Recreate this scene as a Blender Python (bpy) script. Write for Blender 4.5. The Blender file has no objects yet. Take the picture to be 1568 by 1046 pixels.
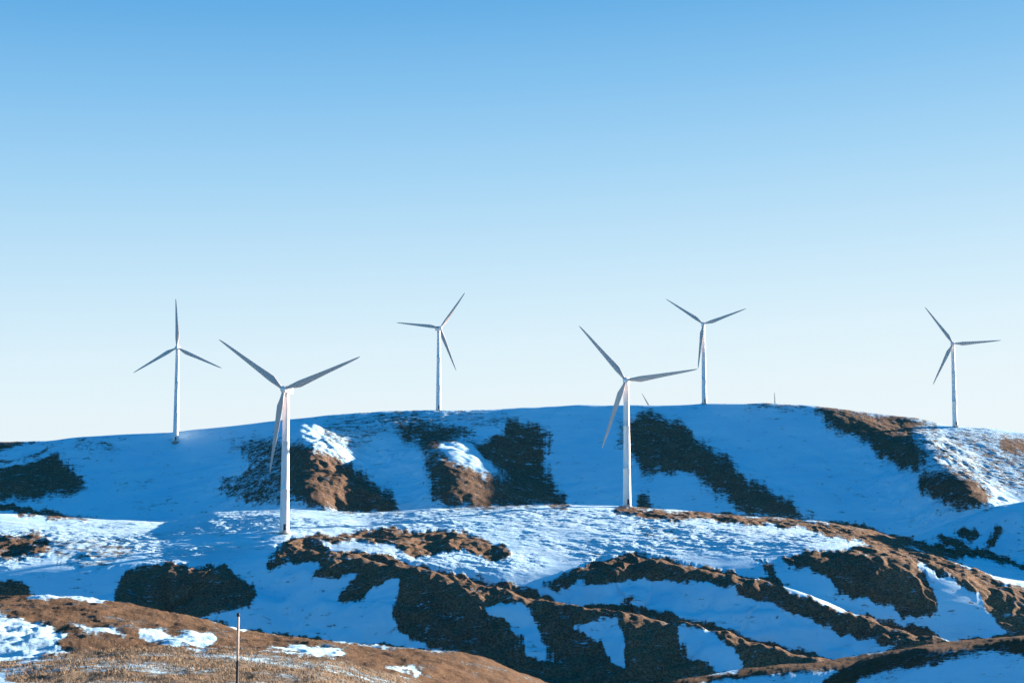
import bpy, bmesh, math, numpy as np
from mathutils import Vector, Matrix
F=2178.0; CX=784.0; CY=523.0
PITCH=math.atan(197/2178.0); cp,sp=math.cos(PITCH),math.sin(PITCH)
SUN_AZ=math.radians(62); SUN_EL=math.radians(11.4)
SUN_E=18.5
f4=np.float32

def ut(px,py):
    a=(np.asarray(px,float)-CX)/F; b=(CY-np.asarray(py,float))/F
    Y=cp-b*sp; Z=sp+b*cp
    return a/Y, Z/Y
def world(px,py,d):
    u,t=ut(px,py); return float(u*d),float(d),float(t*d)

# ---------------------------------------------------------------- noise
def perlin(x,y,seed):
    rng=np.random.RandomState(seed)
    perm=rng.permutation(256).astype(np.int32); perm=np.concatenate([perm,perm])
    ang=rng.rand(256)*2*np.pi; gx=np.cos(ang).astype(f4); gy=np.sin(ang).astype(f4)
    xi=np.floor(x).astype(np.int32); yi=np.floor(y).astype(np.int32)
    xf=(x-xi).astype(f4); yf=(y-yi).astype(f4)
    def g(ix,iy,dx,dy):
        h=perm[(perm[ix&255]+iy)&255]
        return gx[h]*dx+gy[h]*dy
    w=xf*xf*xf*(xf*(xf*6-15)+10); v=yf*yf*yf*(yf*(yf*6-15)+10)
    a=g(xi,yi,xf,yf); b=g(xi+1,yi,xf-1,yf); c=g(xi,yi+1,xf,yf-1); d=g(xi+1,yi+1,xf-1,yf-1)
    a=a+w*(b-a); c=c+w*(d-c)
    return (a+v*(c-a))*1.4
def fbm(x,y,o,seed,gain=.5):
    r=0; amp=1
    for i in range(o):
        r=r+amp*perlin(x*(2.03**i)+i*17.3,y*(2.03**i)-i*9.1,seed+i); amp*=gain
    return r

# ---------------------------------------------------------------- grid
rows=np.concatenate([
 np.linspace(-200,-20,10,endpoint=False), np.linspace(-20,36,40,endpoint=False),
 np.geomspace(36,172,330,endpoint=False), np.linspace(172,385,70,endpoint=False),
 np.linspace(385,565,430,endpoint=False), np.linspace(565,690,220,endpoint=False),
 np.linspace(690,835,60,endpoint=False), np.linspace(835,1025,390,endpoint=False),
 np.linspace(1025,1300,30,endpoint=False), np.geomspace(1300,30000,26)])
cu=np.concatenate([np.linspace(-3,-.66,26,endpoint=False),np.linspace(-.66,-.40,80,endpoint=False),
 np.linspace(-.40,.40,1200,endpoint=False),np.linspace(.40,.66,80,endpoint=False),np.linspace(.66,3,27)])
NR,NC=len(rows),len(cu)
def curve(pts,k=9):
    p=np.array(pts,float); u,t=ut(p[:,0],p[:,1])
    uu=np.linspace(-.7,.7,1401); tt=np.interp(uu,u,t)
    ker=np.hanning(k*2+1); ker/=ker.sum()
    tt=np.convolve(np.pad(tt,k,mode='edge'),ker,'valid')
    return np.interp(cu,uu,tt)
def cval(pts):
    p=np.array(pts,float); u=(p[:,0]-CX)/F
    uu=np.linspace(-.7,.7,1401); tt=np.interp(uu,u,p[:,1]); k=25
    ker=np.hanning(k*2+1); ker/=ker.sum()
    tt=np.convolve(np.pad(tt,k,mode='edge'),ker,'valid')
    return np.interp(cu,uu,tt)
tA=curve([(-600,700),(-200,690),(0,677),(70,676),(160,667),(270,661),(400,648),(500,637),(600,629),(680,627),(760,626),(900,621),(1000,620),(1080,619),(1180,618),(1240,621),(1300,629),(1400,639),(1450,652),(1520,656),(1568,663),(1800,690),(2200,710)],7)
tB=curve([(-600,790),(0,786),(165,798),(250,801),(330,782),(440,777),(560,785),(680,780),(780,775),(870,773),(960,777),(1100,787),(1250,797),(1340,814),(1400,832),(1470,850),(1568,862),(2000,875)],7)
tE=curve([(-600,880),(0,868),(200,866),(330,862),(430,848),(560,848),(700,858),(860,868),(1100,866),(1250,855),(1340,852),(1450,872),(1568,900),(2000,910)])
tF=curve([(-600,1030),(0,1013),(100,1003),(200,996),(360,998),(500,1010),(640,1042),(760,1075),(950,1072),(1030,1047),(1180,1023),(1300,1015),(1420,990),(1568,977),(1900,960)],7)
tC=curve([(-600,935),(0,918),(60,918),(150,925),(280,945),(370,968),(500,983),(640,998),(730,1010),(830,1047),(950,1080),(1568,1095),(2200,1095)],7)
dF=cval([(-600,60),(500,62),(800,85),(960,128),(1568,126),(2200,120)])
fr=cval([(-600,.70),(600,.70),(900,.87),(1100,.90),(1568,.91),(2200,.91)])
dC=dF+cval([(-600,92),(500,88),(900,70),(2200,65)])
gent=cval([(-600,.50),(400,.5),(470,.32),(740,.36),(800,.55),(1380,.55),(1440,.25),(2000,.25)])
foot=cval([(-600,-60),(300,-58),(440,-45),(820,-45),(960,-60),(2200,-60)])
one=np.ones(NC)
zA=tA*1000
K=[(-200*one,-1.2*one),(3*one,-1.75*one),
 (dF*fr, cval([(-600,-.158),(600,-.160),(900,-.185),(1100,-.188),(1568,-.190),(2200,-.190)])*dF*fr),
 (dF,tF*dF),(dF+33,tF*dF-cval([(-600,6.5),(600,6.5),(1000,8),(2200,8)])),
 (dC,tC*dC),(285*one,-57*one),(385*one,-64*one),(472*one,-61*one),
 (525*one,tE*525),(645*one,tB*645),(722*one,tB*645-20),(800*one,foot),
 (958*one,zA-42*gent-2),(985*one,zA-14*gent),(1000*one,zA),(1100*one,zA-14),(1400*one,-20*one),(4000*one,-60*one),(31000*one,-60*one)]
KY=np.array([k[0] for k in K]); KZ=np.array([k[1] for k in K])
h=np.diff(KY,axis=0); dl=np.diff(KZ,axis=0)/h
m=np.zeros_like(KZ)
w1=2*h[1:]+h[:-1]; w2=h[1:]+2*h[:-1]
same=(dl[1:]*dl[:-1])>0
with np.errstate(all='ignore'):
    hm=(w1+w2)/(w1/dl[:-1]+w2/dl[1:])
m[1:-1]=np.where(same,hm,0)
m[12]=dl[12]
Yg=np.repeat(rows[:,None],NC,1)
Z=np.zeros((NR,NC))
for k in range(len(K)-1):
    s=(Yg-KY[k])/h[k]; msk=(s>=0)&(s<1); s=np.clip(s,0,1)
    mk1=np.zeros(NC) if k+1==12 else m[k+1]
    v=(2*s**3-3*s**2+1)*KZ[k]+(s**3-2*s**2+s)*h[k]*m[k]+(-2*s**3+3*s**2)*KZ[k+1]+(s**3-s**2)*h[k]*mk1
    Z=np.where(msk,v,Z)
Xg=cu[None,:]*np.maximum(Yg,50)

def hit(px,py,ymin):
    u,t=ut(px,py); j=int(np.argmin(abs(cu-u)))
    col=Z[:,j]/np.maximum(rows,1); ok=np.where((rows>=ymin)&(col>=t))[0]
    return rows[ok[0]] if len(ok) else 1000.0

def polydist(P,rs):
    X=Xg[rs];Y=Yg[rs]; D=np.full(X.shape,1e9); ZZ=np.zeros(X.shape)
    for a,b in zip(P[:-1],P[1:]):
        ax,ay,az=a;bx,by,bz=b; L=(bx-ax)**2+(by-ay)**2
        s=np.clip(((X-ax)*(bx-ax)+(Y-ay)*(by-ay))/L,0,1)
        d=np.hypot(X-ax-s*(bx-ax),Y-ay-s*(by-ay)); q=d<D
        D=np.where(q,d,D); ZZ=np.where(q,az+s*(bz-az),ZZ)
    return D,ZZ
rid=slice(int(np.searchsorted(rows,385)),int(np.searchsorted(rows,840)))
wob=fbm(Xg[rid]/22,Yg[rid]/22,3,5)
def spur(pts,k,r):
    P=[world(*p) for p in pts]
    D,ZZ=polydist(P,rid)
    D=np.maximum(D+wob*6*np.clip(D/12,0,1),0)
    H=ZZ-k*(np.sqrt(D*D+r*r)-r)
    a=Z[rid]; dd=np.clip(.5+.5*(H-a)/2.5,0,1)
    Z[rid]=a+(H-a)*dd+2.5*dd*(1-dd)*.5
spur([(1385,828,662),(1450,799,668),(1520,776,672),(1590,764,676),(1700,715,684),(1800,680,690),(2000,650,690)],.75,6)  # unseen right end of this ridge is raised to shadow the flat snow
spur([(1180,852,556),(1250,846,562),(1330,837,570),(1400,845,560),(1480,868,545),(1568,912,522),(1750,960,505)],.5,6)
spur([(850,888,512),(920,862,520),(1010,853,524),(1060,872,514),(1180,892,502),(1300,940,484),(1400,970,470),(1470,985,460),(1600,1020,445)],.6,4)
spur([(425,836,535),(520,848,520),(620,868,507),(740,895,492),(850,925,477),(960,938,464),(1060,955,455),(1130,975,445),(1280,1018,425),(1400,1060,412)],.6,4)
spur([(600,862,510),(690,925,487),(735,975,472),(800,1020,458)],.55,3)
spur([(850,925,478),(850,975,462),(880,1030,445)],.55,3)
spur([(960,940,463),(1000,985,450),(1010,1030,440)],.55,3)
spur([(1060,955,455),(1120,1000,440),(1130,1040,430)],.55,3)
spur([(190,905,505),(250,872,515),(330,872,514),(385,905,500)],.55,5)
# rounded ribs and hollows on the far hill
far=slice(int(np.searchsorted(rows,800)),int(np.searchsorted(rows,1200)))
wobf=fbm(Xg[far]/30,Yg[far]/24,4,15,.55)
for pts,hh,w in [([(432,712),(450,745),(466,795)],19,34),([(610,705),(650,745),(700,790)],-7,24),
                 ([(655,728),(668,755),(684,790)],15,29),([(810,710),(860,740),(920,790)],-6,22),
                 ([(466,668),(490,696)],4,15),
                 ([(760,640),(800,680)],3,15),([(1310,650),(1385,695),(1430,745),(1490,800)],14,28),([(1000,640),(1070,700),(1180,775)],4,20),
                 ([(10,690),(30,740)],5,20)]:
    P=[]
    for a,b in pts:
        d=min(hit(a,b,820),992); u,_=ut(a,b); P.append((u*d,d,0))
    D,_=polydist(P,far)
    D=np.abs(D+wobf*7*np.clip(D/12,0,1))
    Z[far]+=hh*np.exp(-(D/w)**2)*np.clip((998-Yg[far])/60,0,1)

# medium undulation
ampl=np.clip((Yg-150)/300,0,1)*np.clip((3000-Yg)/1500,0,1)
Z+=ampl*fbm(Xg/70,Yg/70,3,11)*1.0
Z+=np.clip((Yg-20)/50,0,1)*np.clip((260-Yg)/60,0,1)*fbm(Xg/9,Yg/9,3,21)*.3

# ---------------------------------------------------------------- masks outlined in image pixels, sampled where each terrain vertex projects
W2,H2=784,523
gx,gy=np.meshgrid(np.arange(W2)*2+1,np.arange(H2)*2+1)
def raster(p,smooth=True):
    p=np.array(p,float)
    if smooth:
        for _ in range(2):
            n=np.roll(p,-1,axis=0); a=.78*p+.22*n; b=.22*p+.78*n
            p=np.stack([a,b],1).reshape(-1,2)
    out=np.zeros((H2,W2),bool); n=len(p); j=n-1
    for i in range(n):
        xi,yi=p[i];xj,yj=p[j]
        if yi!=yj:
            y0,y1=min(yi,yj),max(yi,yj)
            r0=max(0,int(y0//2)-1); r1=min(H2,int(y1//2)+2)
            if r1>r0:
                G=gy[r0:r1]; X=gx[r0:r1]
                out[r0:r1]^=((yi>G)!=(yj>G))&(X<(xj-xi)*(G-yi)/(yj-yi)+xi)
        j=i
    return out.astype(f4)
def blur(a,s):
    r=max(1,int(s*2.5)); k=np.exp(-.5*(np.arange(-r,r+1)/s)**2); k/=k.sum()
    a=np.pad(a,((0,0),(r,r)),mode='edge'); a=sum(k[i]*a[:,i:i+W2] for i in range(2*r+1))
    a=np.pad(a,((r,r),(0,0)),mode='edge'); return sum(k[i]*a[i:i+H2] for i in range(2*r+1))
def build(add,sub,s):
    a=np.zeros((H2,W2),f4)
    for p in add:
        w=1.0
        if isinstance(p,tuple): w,p=p
        a=np.maximum(a,raster(p)*w)
    for p in sub: a=a*(1-raster(p))
    return blur(a,s)
A3R=[(440,674),(485,686),(520,702),(540,714),(562,728),(580,748),(615,783),(600,790),(450,774),(430,720)]
A4L=[(645,702),(690,703),(730,718),(780,740),(815,757),(832,776),(680,778),(655,757),(662,735)]
soft=build([
 [(-20,674),(0,674),(45,675),(75,682),(100,712),(147,748),(60,763),(0,768),(-20,768)],
 (.6,[(95,668),(180,678),(194,686),(110,684)]),(.5,[(100,692),(185,698),(192,704),(110,700)]),(.42,[(160,742),(255,726),(260,734),(175,750)]),(.42,[(190,775),(270,766),(275,775),(210,782)]),
 A3R,
 (.64,[(365,664),(440,672),(445,700),(435,730),(460,774),(370,772),(318,745),(385,712),(350,690)]),
 (.60,[(580,641),(640,640),(700,652),(738,655),(725,672),(690,680),(668,682),(700,708),(665,710),(640,690),(600,670)]),
 (.9,[(635,648),(700,653),(724,664),(680,678),(650,692),(625,668)]),
 [(755,636),(802,643),(840,665),(825,700),(842,745),(882,776),(820,776),(790,745),(760,722),(713,690),(735,674),(768,660)],
 A4L,
 (.5,[(690,632),(760,634),(800,645),(740,650)]),
 [(945,642),(990,630),(1040,641),(1090,685),(1150,735),(1262,799),(1200,795),(1140,787),(1100,748),(1062,722),(1010,724),(978,712),(952,690)],
 (.6,[(940,636),(960,640),(1012,727),(990,742),(973,712),(938,690)]),(.5,[(1078,733),(1110,755),(1152,794),(1100,772)]),
 [(966,760),(990,750),(1012,780),(966,782)],
 [(1232,616),(1300,630),(1400,636),(1446,655),(1380,658),(1415,690),(1427,710),(1400,726),(1360,702),(1338,682),(1270,658),(1258,640)],
 [(1406,730),(1440,722),(1500,740),(1536,769),(1470,784),(1408,750)],
 [(1522,674),(1555,666),(1580,670),(1580,690),(1528,692)],
 (.40,[(1380,655),(1580,662),(1580,765),(1500,742),(1440,722),(1415,690)]),
 [(1130,613),(1200,614),(1290,626),(1230,624),(1150,621)],
 [(-20,818),(50,816),(92,830),(60,852),(-20,857)],(.40,[(85,822),(240,832),(140,880),(90,850)]),
 (.75,[(955,803),(1030,812),(1045,820),(972,813)]),
 (.40,[(500,636),(600,628),(740,626),(700,640),(600,645),(560,690),(480,680)]),
 ],[],3.4)
cut=build([[(-30,694),(10,688),(40,679),(70,679),(66,692),(28,704),(-30,706)],
 [(-30,720),(40,711),(78,698),(96,684),(80,682),(62,696),(30,706),(-30,712)],
 [(668,678),(700,678),(724,682),(744,702),(766,726),(728,719),(698,709),(680,697)],
 [(732,656),(770,650),(764,664),(726,676)]],[],1.0)
sharp=build([
 [(-20,768),(30,774),(165,797),(110,797),(0,782),(-20,782)],
 [(175,905),(190,878),(240,862),(330,864),(364,882),(400,912),(350,940),(290,946),(178,934)],
 [(930,776),(1000,780),(1120,787),(1250,795),(1350,811),(1415,838),(1340,839),(1300,823),(1200,803),(1050,797),(940,788)],
 [(434,824),(520,818),(620,808),(700,812),(765,830),(790,858),(740,853),(690,838),(640,852),(580,832),(510,827),(450,834)],
 [(412,874),(425,835),(448,822),(520,841),(600,855),(680,875),(750,887),(820,902),(850,922),(905,926),(950,925),(1020,935),(1080,955),(1130,969),(1250,1002),(1295,1019),(1200,1025),(1130,1034),(1138,1015),(1120,996),(1092,976),(1070,966),(1035,953),(1042,985),(1060,1010),(1095,1032),(1030,1060),(870,1060),(790,1038),(720,1004),(640,987),(596,945),(612,905),(617,883),(590,890),(572,900),(552,924),(515,918),(535,895),(550,878),(510,880),(468,894),(485,878),(503,868),(470,858),(440,862)],
 [(824,902),(870,873),(920,856),(960,848),(1020,849),(1060,870),(1170,882),(1200,902),(1300,937),(1400,962),(1458,975),(1465,990),(1380,997),(1280,966),(1180,923),(1120,900),(1050,887),(960,889),(888,898),(894,872),(868,905)],
 [(1178,850),(1260,844),(1330,833),(1400,841),(1470,861),(1510,884),(1580,918),(1580,975),(1530,962),(1510,935),(1500,912),(1480,892),(1430,868),(1396,861),(1420,885),(1446,915),(1437,947),(1390,950),(1350,925),(1320,916),(1290,908),(1284,892),(1268,880),(1220,868)],
 [(1152,844),(1168,860),(1180,880),(1204,906),(1172,894),(1166,870)],
 [(952,914),(978,918),(962,925)],
 [(1368,820),(1400,821),(1460,837),(1500,837),(1580,868),(1580,877),(1500,851),(1450,855),(1400,836)],
 [(1464,806),(1486,806),(1504,815),(1498,828),(1484,827),(1466,820)],[(1522,801),(1538,807),(1530,822),(1520,840),(1511,833),(1522,818)],[(1434,814),(1465,821),(1486,835),(1460,834),(1438,826)],
 [(1395,845),(1440,847),(1580,908),(1580,918),(1500,889)],
 [(-20,888),(20,886),(60,916),(-20,922)],
 [(-20,918),(60,915),(150,922),(280,942),(370,965),(500,980),(640,994),(720,1003),(835,1042),(835,1070),(-20,1070)],
 [(990,1050),(1180,1018),(1300,1009),(1420,984),(1590,968),(1590,1000),(1480,1002),(1400,1020),(1330,1036),(1280,1056),(1240,1050),(1300,1024),(1160,1034)],
 [(740,994),(800,1004),(865,1030),(850,1056),(800,1046)],
 ],[
 [(724,924),(765,923),(805,922),(815,942),(838,975),(850,1012),(822,1004),(800,997),(798,972),(768,945)],
 [(876,958),(910,950),(947,943),(950,965),(966,985),(958,1005),(968,1034),(932,1014),(918,985),(896,972)],
 [(0,944),(60,955),(100,975),(85,990),(112,1001),(0,1014),(-30,1014),(-30,944)],
 [(200,962),(290,966),(334,975),(334,992),(240,990)],
 [(385,992),(500,985),(545,1005),(500,1004),(440,1000)],
 [(585,1022),(660,1029),(650,1037),(600,1029)],
 [(95,952),(180,965),(205,979),(120,965)]],1.2)
rough=build([
 [(500,636),(600,627),(740,625),(800,640),(700,650),(600,645),(600,668),(640,695),(560,690),(545,712),(480,680),(440,668)],
 [(575,748),(640,772),(700,765),(730,782),(600,788)],
 [(1430,655),(1590,662),(1590,765),(1520,775),(1460,792),(1415,768),(1400,735),(1380,700),(1420,690),(1390,660)],
 [(-20,812),(180,800),(330,778),(480,774),(560,783),(700,778),(960,780),(1250,800),(1350,835),(1180,850),(1050,858),(880,864),(820,832),(700,808),(500,818),(400,835),(330,862),(230,864),(200,845),(100,838),(-20,885)],
 [(505,826),(600,842),(720,848),(790,856),(785,832),(855,865),(760,884),(640,868),(560,852)],
 [(-20,946),(60,953),(100,975),(105,1003),(-20,1012)],[(205,962),(335,972),(335,992),(230,992)],
 [(1440,960),(1530,966),(1500,980),(1440,976)]],[],4)
tan=build([[(-30,1012),(100,1001),(200,994),(360,996),(500,1008),(640,1040),(680,1070),(-30,1070)]],[],1.5)
brown=build([[(-10,915),(60,915),(280,942),(500,980),(720,1003),(830,1046),(830,1060),(-10,1060)],
  [(1450,860),(1568,912),(1568,975),(1520,950)],(.7,[(960,930),(1130,970),(1280,1018),(1100,1046),(960,1046)]),
  [(940,777),(1250,796),(1410,838),(1300,822),(1050,796)],(.6,[(440,822),(620,810),(700,814),(786,856),(740,852),(640,852)]),
  (.6,[(1320,834),(1400,842),(1442,915),(1437,945),(1390,930),(1350,880)]),(.6,[(415,835),(850,925),(860,960),(640,900),(430,860)])],[],5)  # browner soil; on the spurs its brighter colour also paints in sunlight
def sample(img,px,py):
    fx=np.clip((px-1)/2,0,W2-1.001); fy=np.clip((py-1)/2,0,H2-1.001)
    ix=fx.astype(int); iy=fy.astype(int); ax=fx-ix; ay=fy-iy
    return (img[iy,ix]*(1-ax)+img[iy,ix+1]*ax)*(1-ay)+(img[iy+1,ix]*(1-ax)+img[iy+1,ix+1]*ax)*ay
fw=np.maximum(Yg*cp+Z*sp,1.0)
PX=CX+F*Xg/fw; PY=CY-F*(-Yg*sp+Z*cp)/fw
NX=Xg/(.012*Yg.clip(40)+1); NY=Yg/(.03*Yg.clip(40)+1)
wx=fbm(NX,NY,5,31,.68)*9; wy=fbm(NX+50,NY,5,41,.68)*4.5
wx2=fbm(NX*.35,NY*.35,2,35)*9; wy2=fbm(NX*.35+9,NY*.35,2,45)*4
inside=np.clip((PX+20)/20,0,1)*np.clip((1588-PX)/20,0,1)*(Yg>2)*np.clip((1400-Yg)/100,0,1)
proc=np.clip(.5+fbm(Xg/60,Yg/60,4,71)*1.6-.25,0,1)
d=np.maximum(sample(soft,PX+wx*1.5+wx2*.5,PY+wy+wy2*.5),sample(sharp,PX+wx*1.0+wx2,PY+wy*1.0+wy2))
d=d*(1-.95*sample(cut,PX+wx*.25,PY+wy*.2))
d=d*inside+proc*(1-inside)
rg=sample(rough,PX,PY)*inside+.3*(1-inside)
tn=sample(tan,PX,PY)*inside+(Yg<60)*(1-inside)
d=d-.30*tn*np.clip(1+fbm(Xg/3,Yg/5,3,99)*.8,0,2)
br=sample(brown,PX,PY)*inside
near=np.clip((250-Yg)/100,0,1)

# fine relief
sn=fbm(Xg/9+.4*Yg/9,Yg/4.5,4,51,.60)
patch=np.clip(.85+fbm(Xg/45,Yg/30,2,57)*.9,.15,1.25)
midr=np.clip((Yg-300)/60,0,1)*np.clip((1300-Yg)/200,0,1)
Z+=midr*rg*(1-d)*sn*.54*patch
rd=1-np.abs(fbm(Xg/20,Yg/26,4,61,.55))
Z+=midr*np.clip((700-Yg)/100,0,1)*d*(rd-.7)*2.4
Z+=midr*d*fbm(Xg/5,Yg/5,3,81)*.28
Z+=midr*(1-d)*(1-rg)*fbm(Xg/26+Yg/40,Yg/9,3,87,.5)*.22
rn=1-np.abs(fbm(Xg/9,Yg/6,4,96,.55))
lft=np.clip((1000-PX)/100,0,1)
Z+=near*np.clip((Yg-15)/20,0,1)*(fbm(Xg/1.6,Yg/1.6,4,91,.6)*.07+rg*(1-d)*fbm(Xg/3,Yg/3,3,95)*.30+lft*(1-tn)*np.clip((Yg-60)/40,0,1)*(rn-.7)*.6)

def gsample(A,x,y):
    u=x/max(y,50); fj=np.interp(u,cu,np.arange(NC)); j=int(min(fj,NC-2)); a=fj-j
    fi=np.interp(y,rows,np.arange(NR)); i=int(min(fi,NR-2)); b=fi-i
    return float((A[i,j]*(1-a)+A[i,j+1]*a)*(1-b)+(A[i+1,j]*(1-a)+A[i+1,j+1]*a)*b)
def z_at(x,y): return gsample(Z,x,y)
def vsample(A,x,y):
    u=x/np.maximum(y,50); fj=np.interp(u,cu,np.arange(NC)); fi=np.interp(y,rows,np.arange(NR))
    j=np.minimum(fj.astype(int),NC-2); i=np.minimum(fi.astype(int),NR-2); a=fj-j; b=fi-i
    return (A[i,j]*(1-a)+A[i,j+1]*a)*(1-b)+(A[i+1,j]*(1-a)+A[i+1,j+1]*a)*b

co=np.stack([Xg,Yg,Z],-1).reshape(-1,3).astype(f4)
idx=np.arange(NR*NC,dtype=np.int32).reshape(NR,NC)
q=np.stack([idx[:-1,:-1],idx[:-1,1:],idx[1:,1:],idx[1:,:-1]],-1).reshape(-1,4)
me=bpy.data.meshes.new("snowy_hills")
me.vertices.add(len(co)); me.vertices.foreach_set("co",co.ravel())
me.loops.add(q.size); me.loops.foreach_set("vertex_index",q.ravel())
me.polygons.add(len(q)); me.polygons.foreach_set("loop_start",np.arange(0,q.size,4,dtype=np.int32))
me.polygons.foreach_set("loop_total",np.full(len(q),4,np.int32))
me.polygons.foreach_set("use_smooth",np.ones(len(q),bool))
me.update(calc_edges=True)
for nm,arr in (("dirt",d),("rough",rg*np.clip(patch,.25,1)),("grass",tn),("brown",br),("near",near)):
    at=me.attributes.new(nm,'FLOAT','POINT'); at.data.foreach_set("value",arr.astype(f4).ravel())
terrain=bpy.data.objects.new("snowy_hills_terrain",me); bpy.context.collection.objects.link(terrain)

# ---------------------------------------------------------------- materials
def newmat(n):
    m=bpy.data.materials.new(n); m.use_nodes=True; nt=m.node_tree
    return m,nt,nt.nodes["Principled BSDF"]
m,nt,bs=newmat("snow_and_volcanic_soil"); N=nt.nodes; L=nt.links
def nd(t,**k):
    n=N.new(t)
    for a,b in k.items(): setattr(n,a,b)
    return n
def lk(a,b): L.new(a,b)
def math_(op,a,b=None,c=None,clamp=False):
    n=nd("ShaderNodeMath",operation=op,use_clamp=clamp)
    for i,v in enumerate((a,b,c)):
        if v is None: continue
        if isinstance(v,(int,float)): n.inputs[i].default_value=v
        else: lk(v,n.inputs[i])
    return n.outputs[0]
def attr(n): return nd("ShaderNodeAttribute",attribute_name=n).outputs["Fac"]
tc=nd("ShaderNodeTexCoord").outputs["Object"]
def noise(scale,detail=4,rough=.55,stretch=(1,1,1)):
    mp=nd("ShaderNodeMapping"); mp.inputs["Scale"].default_value=stretch; lk(tc,mp.inputs[0])
    n=nd("ShaderNodeTexNoise"); n.inputs["Scale"].default_value=scale; n.inputs["Detail"].default_value=detail; n.inputs["Roughness"].default_value=rough
    lk(mp.outputs[0],n.inputs["Vector"]); return n.outputs["Fac"]
def mixc(f,a,b):
    n=nd("ShaderNodeMix",data_type='RGBA'); 
    if isinstance(f,(int,float)): n.inputs["Factor"].default_value=f
    else: lk(f,n.inputs["Factor"])
    for s,v in ((6,a),(7,b)):
        if isinstance(v,tuple): n.inputs[s].default_value=(*v,1)
        else: lk(v,n.inputs[s])
    return n.outputs[2]
def mr(v,a,b,c=0,dd=1):
    n=nd("ShaderNodeMapRange"); lk(v,n.inputs[0])
    for i,x in enumerate((a,b,c,dd)): n.inputs[i+1].default_value=x
    return n.outputs[0]
D,R,G,B,NEAR=attr("dirt"),attr("rough"),attr("grass"),attr("brown"),attr("near")
n1=noise(.30,8,.72,(.4,.7,1)); n2=noise(1.1,6,.75,(.35,.8,1.2)); n2n=noise(6,6,.75,(.3,1,1))
nsp=mixc(NEAR,n2,n2n)
e=math_('ADD',D,math_('MULTIPLY',math_('SUBTRACT',n1,.5),2.4))
e=math_('ADD',e,math_('MULTIPLY',math_('SUBTRACT',nsp,.5),2.6))
fac=mr(e,.42,.70)
tone=noise(.12,6,.65); fine=noise(1.3,6,.8)
c_dark=mixc(mr(fine,.38,.62),(.045,.031,.023),(.26,.175,.12))
c_brown=mixc(mr(fine,.38,.62),(.07,.043,.027),(.38,.255,.155))
dirtc=mixc(math_('MULTIPLY',mr(tone,.35,.6),.6),c_dark,c_brown)
dirtc=mixc(B,dirtc,c_brown)
finen=noise(11,8,.85)
nb=mixc(mr(finen,.40,.60),(.026,.016,.010),(.24,.155,.092))
dirtc=mixc(math_('MULTIPLY',NEAR,.8),dirtc,nb)
c_tan=mixc(mr(finen,.40,.58),(.07,.048,.030),(.48,.38,.26))
dirtc=mixc(G,dirtc,c_tan)
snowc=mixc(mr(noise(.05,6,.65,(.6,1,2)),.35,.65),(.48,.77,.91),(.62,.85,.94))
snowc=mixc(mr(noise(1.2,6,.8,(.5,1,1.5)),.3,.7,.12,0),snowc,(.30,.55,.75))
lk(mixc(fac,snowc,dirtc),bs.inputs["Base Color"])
bs.inputs["Roughness"].default_value=.85; bs.inputs["Specular IOR Level"].default_value=.08
amp=math_('ADD',.13,math_('MULTIPLY',R,math_('SUBTRACT',.95,math_('MULTIPLY',NEAR,.6))))
amp=math_('ADD',amp,math_('MULTIPLY',fac,math_('SUBTRACT',1.15,math_('MULTIPLY',NEAR,.75))))
hb=math_('MULTIPLY',noise(.7,8,.72,(.6,1.4,1)),amp)
hb2=math_('MULTIPLY',finen,math_('MULTIPLY',NEAR,math_('ADD',.02,math_('MULTIPLY',fac,.20))))
bp=nd("ShaderNodeBump"); bp.inputs["Distance"].default_value=1.0; bp.inputs["Strength"].default_value=1.0
lk(math_('ADD',math_('ADD',hb,hb2),math_('MULTIPLY',fac,-.06)),bp.inputs["Height"]); lk(bp.outputs[0],bs.inputs["Normal"])
me.materials.append(m)

def paint(name,col,rough=.45,var=.04,scale=.3):
    m,nt,bs=newmat(name); n=nt.nodes.new("ShaderNodeTexNoise"); n.inputs["Scale"].default_value=scale; n.inputs["Detail"].default_value=4
    t=nt.nodes.new("ShaderNodeTexCoord"); nt.links.new(t.outputs["Object"],n.inputs["Vector"])
    r=nt.nodes.new("ShaderNodeValToRGB"); r.color_ramp.elements[0].position=.3; r.color_ramp.elements[1].position=.7
    r.color_ramp.elements[0].color=(*[c*(1-var) for c in col],1); r.color_ramp.elements[1].color=(*[min(1,c*(1+var)) for c in col],1)
    nt.links.new(n.outputs["Fac"],r.inputs[0]); nt.links.new(r.outputs[0],bs.inputs["Base Color"]); bs.inputs["Roughness"].default_value=rough
    return m
M_tower=paint("tower_paint",(.85,.83,.80)); M_blade=paint("blade_gelcoat",(.62,.52,.46),.7)
M_dark=paint("dark_steel",(.05,.05,.055)); M_conc=paint("concrete",(.3,.29,.27),.9,.2)
M_wood=paint("weathered_pale_paint",(.6,.5,.42),.8,.25,8); M_blk=paint("black_paint",(.02,.02,.022),.7,.3,8)
M_grass=paint("dry_grass_straw",(.27,.19,.11),.9,.55,1.5)

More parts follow.
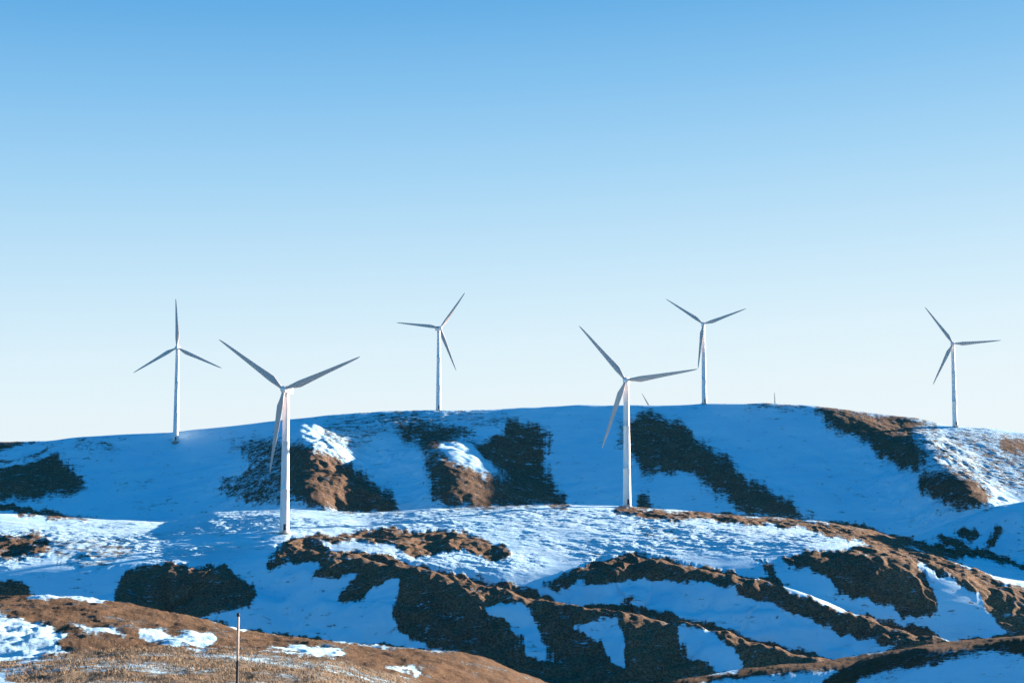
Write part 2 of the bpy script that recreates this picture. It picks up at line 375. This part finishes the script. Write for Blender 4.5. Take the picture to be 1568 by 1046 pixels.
# ---------------------------------------------------------------- dry grass on the near hillock
rng=np.random.RandomState(7); NB=90000
gy_=rng.uniform(40,152,NB); gy_=np.where(rng.rand(NB)<.72,rng.uniform(40,66,NB),gy_)
gx_=rng.uniform(-.42,.02,NB)*gy_
clump=fbm(gx_/1.2,gy_/1.2,2,201)
dm=vsample(d,gx_,gy_); keep=(dm>.45)&(clump+rng.uniform(-.5,.5,NB)>-.1)
gx_,gy_=gx_[keep],gy_[keep]; n=len(gx_); gz_=vsample(Z,gx_,gy_)-.01
hh=rng.uniform(.04,.15,n)*np.where(gy_>70,1.5,1); wd=rng.uniform(.008,.018,n)*np.where(gy_>70,1.6,1)
th=rng.uniform(0,2*np.pi,n); lx=rng.normal(-.25,.35,n)*hh; ly=rng.normal(0,.3,n)*hh
V=np.zeros((n,3,3),f4)
V[:,0]=np.stack([gx_-wd*np.cos(th),gy_-wd*np.sin(th),gz_],1)
V[:,1]=np.stack([gx_+wd*np.cos(th),gy_+wd*np.sin(th),gz_],1)
V[:,2]=np.stack([gx_+lx,gy_+ly,gz_+hh],1)
gm=bpy.data.meshes.new("dry_grass"); gm.vertices.add(n*3); gm.vertices.foreach_set("co",V.ravel())
gm.loops.add(n*3); gm.loops.foreach_set("vertex_index",np.arange(n*3,dtype=np.int32))
gm.polygons.add(n); gm.polygons.foreach_set("loop_start",np.arange(0,n*3,3,dtype=np.int32)); gm.polygons.foreach_set("loop_total",np.full(n,3,np.int32))
gm.update(calc_edges=True); gm.materials.append(M_grass)
go=bpy.data.objects.new("dry_grass",gm); bpy.context.collection.objects.link(go)

# ---------------------------------------------------------------- turbines
def obj(name,bm,mat,parent,smooth=True):
    me=bpy.data.meshes.new(name); bmesh.ops.recalc_face_normals(bm,faces=bm.faces); bm.to_mesh(me); bm.free()
    if smooth:
        me.polygons.foreach_set("use_smooth",[True]*len(me.polygons))
    for mm in (mat if isinstance(mat,list) else [mat]): me.materials.append(mm)
    o=bpy.data.objects.new(name,me); bpy.context.collection.objects.link(o); o.parent=parent; return o
def loft(bm,rings,cap=True):
    R=[[bm.verts.new(p) for p in r] for r in rings]; n=len(R[0])
    for a,b in zip(R[:-1],R[1:]):
        for i in range(n): bm.faces.new((a[i],a[(i+1)%n],b[(i+1)%n],b[i]))
    if cap: bm.faces.new(R[0][::-1]); bm.faces.new(R[-1])
def circ(r,z,n=32): return [(r*math.cos(2*math.pi*i/n),r*math.sin(2*math.pi*i/n),z) for i in range(n)]
def box(bm,c,s):
    r=bmesh.ops.create_cube(bm,size=1); bmesh.ops.scale(bm,verts=r['verts'],vec=s); bmesh.ops.translate(bm,verts=r['verts'],vec=c)
def turbine(bpx,depth,hub_py,Lpx,angles,yaw,basez=None):
    x,y,hz=world(bpx,hub_py,depth)
    bz=z_at(x,y) if basez is None else basez
    H=hz-bz; L=Lpx/F*depth; s=L/33.0
    root=bpy.data.objects.new("wind_turbine",None); bpy.context.collection.objects.link(root); root.location=(x,y,bz)
    bm=bmesh.new(); rings=[]
    r0,r1=1.9*s,1.25*s; top=H-1.6*s
    for k in range(0,13):
        z=-2+(top+2)*k/12; r=r0+(r1-r0)*k/12
        rings.append(circ(r,z))
        if k in(4,8): rings+= [circ(r+.04,z+.02),circ(r+.04,z+.2),circ(r-.01,z+.22)]
    loft(bm,rings); obj("tower",bm,M_tower,root)
    bm=bmesh.new(); loft(bm,[circ(2.6*s,-2),circ(2.6*s,.15),circ(2.5*s,.2)]); obj("foundation",bm,M_conc,root,False)
    bm=bmesh.new(); box(bm,(.4*s,-r0*.97,2.4),(.95,.25,2.2)); box(bm,(.4*s,-r0-.6,1.15),(1.3,1.2,.1))
    for k in range(5): box(bm,(.4*s,-r0-1.4-.3*k,1.0-.2*k),(1.1,.28,.08))
    obj("door_and_steps",bm,M_dark,root,False)
    bm=bmesh.new(); rings=[]
    for yy,w,hh,zo in ((-2.3,.9,.9,0),(-2.1,1.15,1.2,0),(-.5,1.45,1.6,0),(2.5,1.5,1.75,.1),(5.2,1.35,1.55,.15),(6.2,1.0,1.1,.25),(6.35,.7,.8,.3)):
        ring=[]
        for i in range(24):
            a=2*math.pi*i/24; c,ss=math.cos(a),math.sin(a)
            ring.append((w*s*math.copysign(abs(c)**.5,c),yy*s,(zo+hh*math.copysign(abs(ss)**.5,ss))*s))
        rings.append(ring)
    loft(bm,rings); box(bm,(0,5*s,2.1*s),(.1,.1,1.2)); box(bm,(0,5*s,2.6*s),(.7,.08,.08))
    nac=obj("nacelle",bm,M_tower,root); nac.location=(0,0,H); nac.rotation_euler=(0,0,yaw)
    bm=bmesh.new(); rings=[]
    for yy,r in ((-2.25,1.1),(-2.9,1.35),(-3.6,1.4),(-4.3,1.15),(-4.8,.75),(-5.1,.3),(-5.15,.05)):
        rings.append([(r*s*math.cos(2*math.pi*i/24),yy*s,r*s*math.sin(2*math.pi*i/24)) for i in range(24)])
    loft(bm,rings); hub=obj("rotor_hub",bm,M_tower,root); hub.location=(0,0,H); hub.rotation_euler=(0,0,yaw)
    for bi,an in enumerate(angles):
        bm=bmesh.new(); rings=[]
        for t,ch,th,tw in ((.02,1.3,1.3,0),(.06,1.3,1.25,0),(.12,1.9,.95,16),(.2,2.75,.7,14),(.3,2.45,.5,11),(.45,1.95,.36,8),(.6,1.55,.26,5),(.75,1.2,.18,3),(.88,.85,.12,1),(.96,.55,.08,0),(1.0,.15,.03,0)):
            ring=[]; ca,sa=math.cos(math.radians(tw)),math.sin(math.radians(tw))
            off=(ch-1.3)*.28
            for i in range(20):
                a=2*math.pi*i/20; cx=ch/2*math.cos(a)+off; cy=th/2*math.sin(a)*(1-.55*math.cos(a)*(1 if t>.1 else 0))
                ring.append(((cx*ca-cy*sa)*s,(cx*sa+cy*ca)*s-.6*s*t*t,t*L))
            rings.append(ring)
        loft(bm,rings); b=obj("blade_%d"%(bi+1),bm,M_blade,root)
        b.matrix_local=Matrix.Translation((0,0,H))@Matrix.Rotation(yaw,4,'Z')@Matrix.Translation((0,-3.5*s,0))@Matrix.Rotation(math.radians(90-an),4,'Y')
r=math.radians
turbine(438.5,557,597,129,(142.7,21.6,261),r(-8))
turbine(959,643,583,110,(129.7,7.8,249.9),r(-8))
turbine(272,985,533,75.5,(92,211,335),r(6))
turbine(672,1000,503,70,(54.6,175,291),r(20))
turbine(1077,1000,497,69,(145,19,262),r(-6))
turbine(1459,996,527,70,(124.6,2.4,243),r(-14))
turbine(1004,1500,642,45,(118,238,358),r(0),-25)
turbine(1186,1500,646,45,(90,210,330),r(0),-25)

# snow marker pole
d0=40; x,y,zt=world(365,938,d0); zb=z_at(x,y)
pole=bpy.data.objects.new("snow_marker_pole",None); bpy.context.collection.objects.link(pole); pole.location=(x,y,zb)
Hh=zt-zb
bm=bmesh.new(); loft(bm,[circ(.040,-.3,12),circ(.038,Hh*.5,12)]); obj("pole_lower",bm,M_blk,pole)
bm=bmesh.new(); loft(bm,[circ(.037,Hh*.5,12),circ(.034,Hh-.1,12)]); obj("pole_upper",bm,M_wood,pole)
bm=bmesh.new(); loft(bm,[circ(.044,Hh-.1,12),circ(.044,Hh-.02,12),circ(.02,Hh,12)]); obj("pole_cap",bm,M_blk,pole)

# ---------------------------------------------------------------- light
S=Vector((math.cos(SUN_EL)*math.sin(SUN_AZ),math.cos(SUN_EL)*math.cos(SUN_AZ),math.sin(SUN_EL)))
sl=bpy.data.lights.new("sun",'SUN'); sl.energy=SUN_E; sl.angle=math.radians(.5); sl.color=(1,.80,.66)
so=bpy.data.objects.new("sun",sl); bpy.context.collection.objects.link(so); so.rotation_euler=S.to_track_quat('Z','Y').to_euler(); so.location=(300,200,300)
w=bpy.data.worlds.new("World"); bpy.context.scene.world=w; w.use_nodes=True; nt=w.node_tree; N=nt.nodes; L=nt.links; bg=N["Background"]
sky=nd("ShaderNodeTexSky"); sky.sky_type='NISHITA'; sky.sun_disc=False; sky.sun_elevation=SUN_EL; sky.sun_rotation=SUN_AZ
tcw=nd("ShaderNodeTexCoord").outputs["Generated"]
sx=nd("ShaderNodeSeparateXYZ"); lk(tcw,sx.inputs[0])
def ramp(v,st):
    n=nd("ShaderNodeValToRGB"); cr=n.color_ramp
    cr.elements[0].position=st[0][0]; cr.elements[0].color=(*st[0][1],1)
    cr.elements[1].position=st[-1][0]; cr.elements[1].color=(*st[-1][1],1)
    for p,c in st[1:-1]:
        q=cr.elements.new(p); q.color=(*c,1)
    lk(v,n.inputs[0]); return n.outputs[0]
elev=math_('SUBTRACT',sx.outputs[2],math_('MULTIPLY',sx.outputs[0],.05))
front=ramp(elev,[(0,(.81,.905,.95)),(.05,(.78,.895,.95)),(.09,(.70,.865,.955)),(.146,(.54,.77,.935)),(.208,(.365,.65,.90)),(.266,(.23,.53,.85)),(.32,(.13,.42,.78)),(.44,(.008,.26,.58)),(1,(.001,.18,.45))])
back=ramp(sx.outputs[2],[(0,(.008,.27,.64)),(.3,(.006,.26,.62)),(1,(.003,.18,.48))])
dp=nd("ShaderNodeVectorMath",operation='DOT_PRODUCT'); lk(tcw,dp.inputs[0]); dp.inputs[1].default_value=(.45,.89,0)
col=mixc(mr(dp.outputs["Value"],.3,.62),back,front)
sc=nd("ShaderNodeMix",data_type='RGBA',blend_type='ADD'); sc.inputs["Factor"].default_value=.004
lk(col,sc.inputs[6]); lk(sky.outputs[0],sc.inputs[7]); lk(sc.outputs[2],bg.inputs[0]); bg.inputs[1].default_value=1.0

cam=bpy.data.cameras.new("camera"); cam.lens=36*F/1568; cam.sensor_width=36; cam.clip_end=60000; cam.clip_start=.3
cobj=bpy.data.objects.new("camera",cam); bpy.context.collection.objects.link(cobj); cobj.rotation_euler=(math.pi/2+PITCH,0,0)
sc_=bpy.context.scene; sc_.camera=cobj
sc_.view_settings.view_transform='Standard'; sc_.view_settings.look='None'; sc_.view_settings.exposure=0
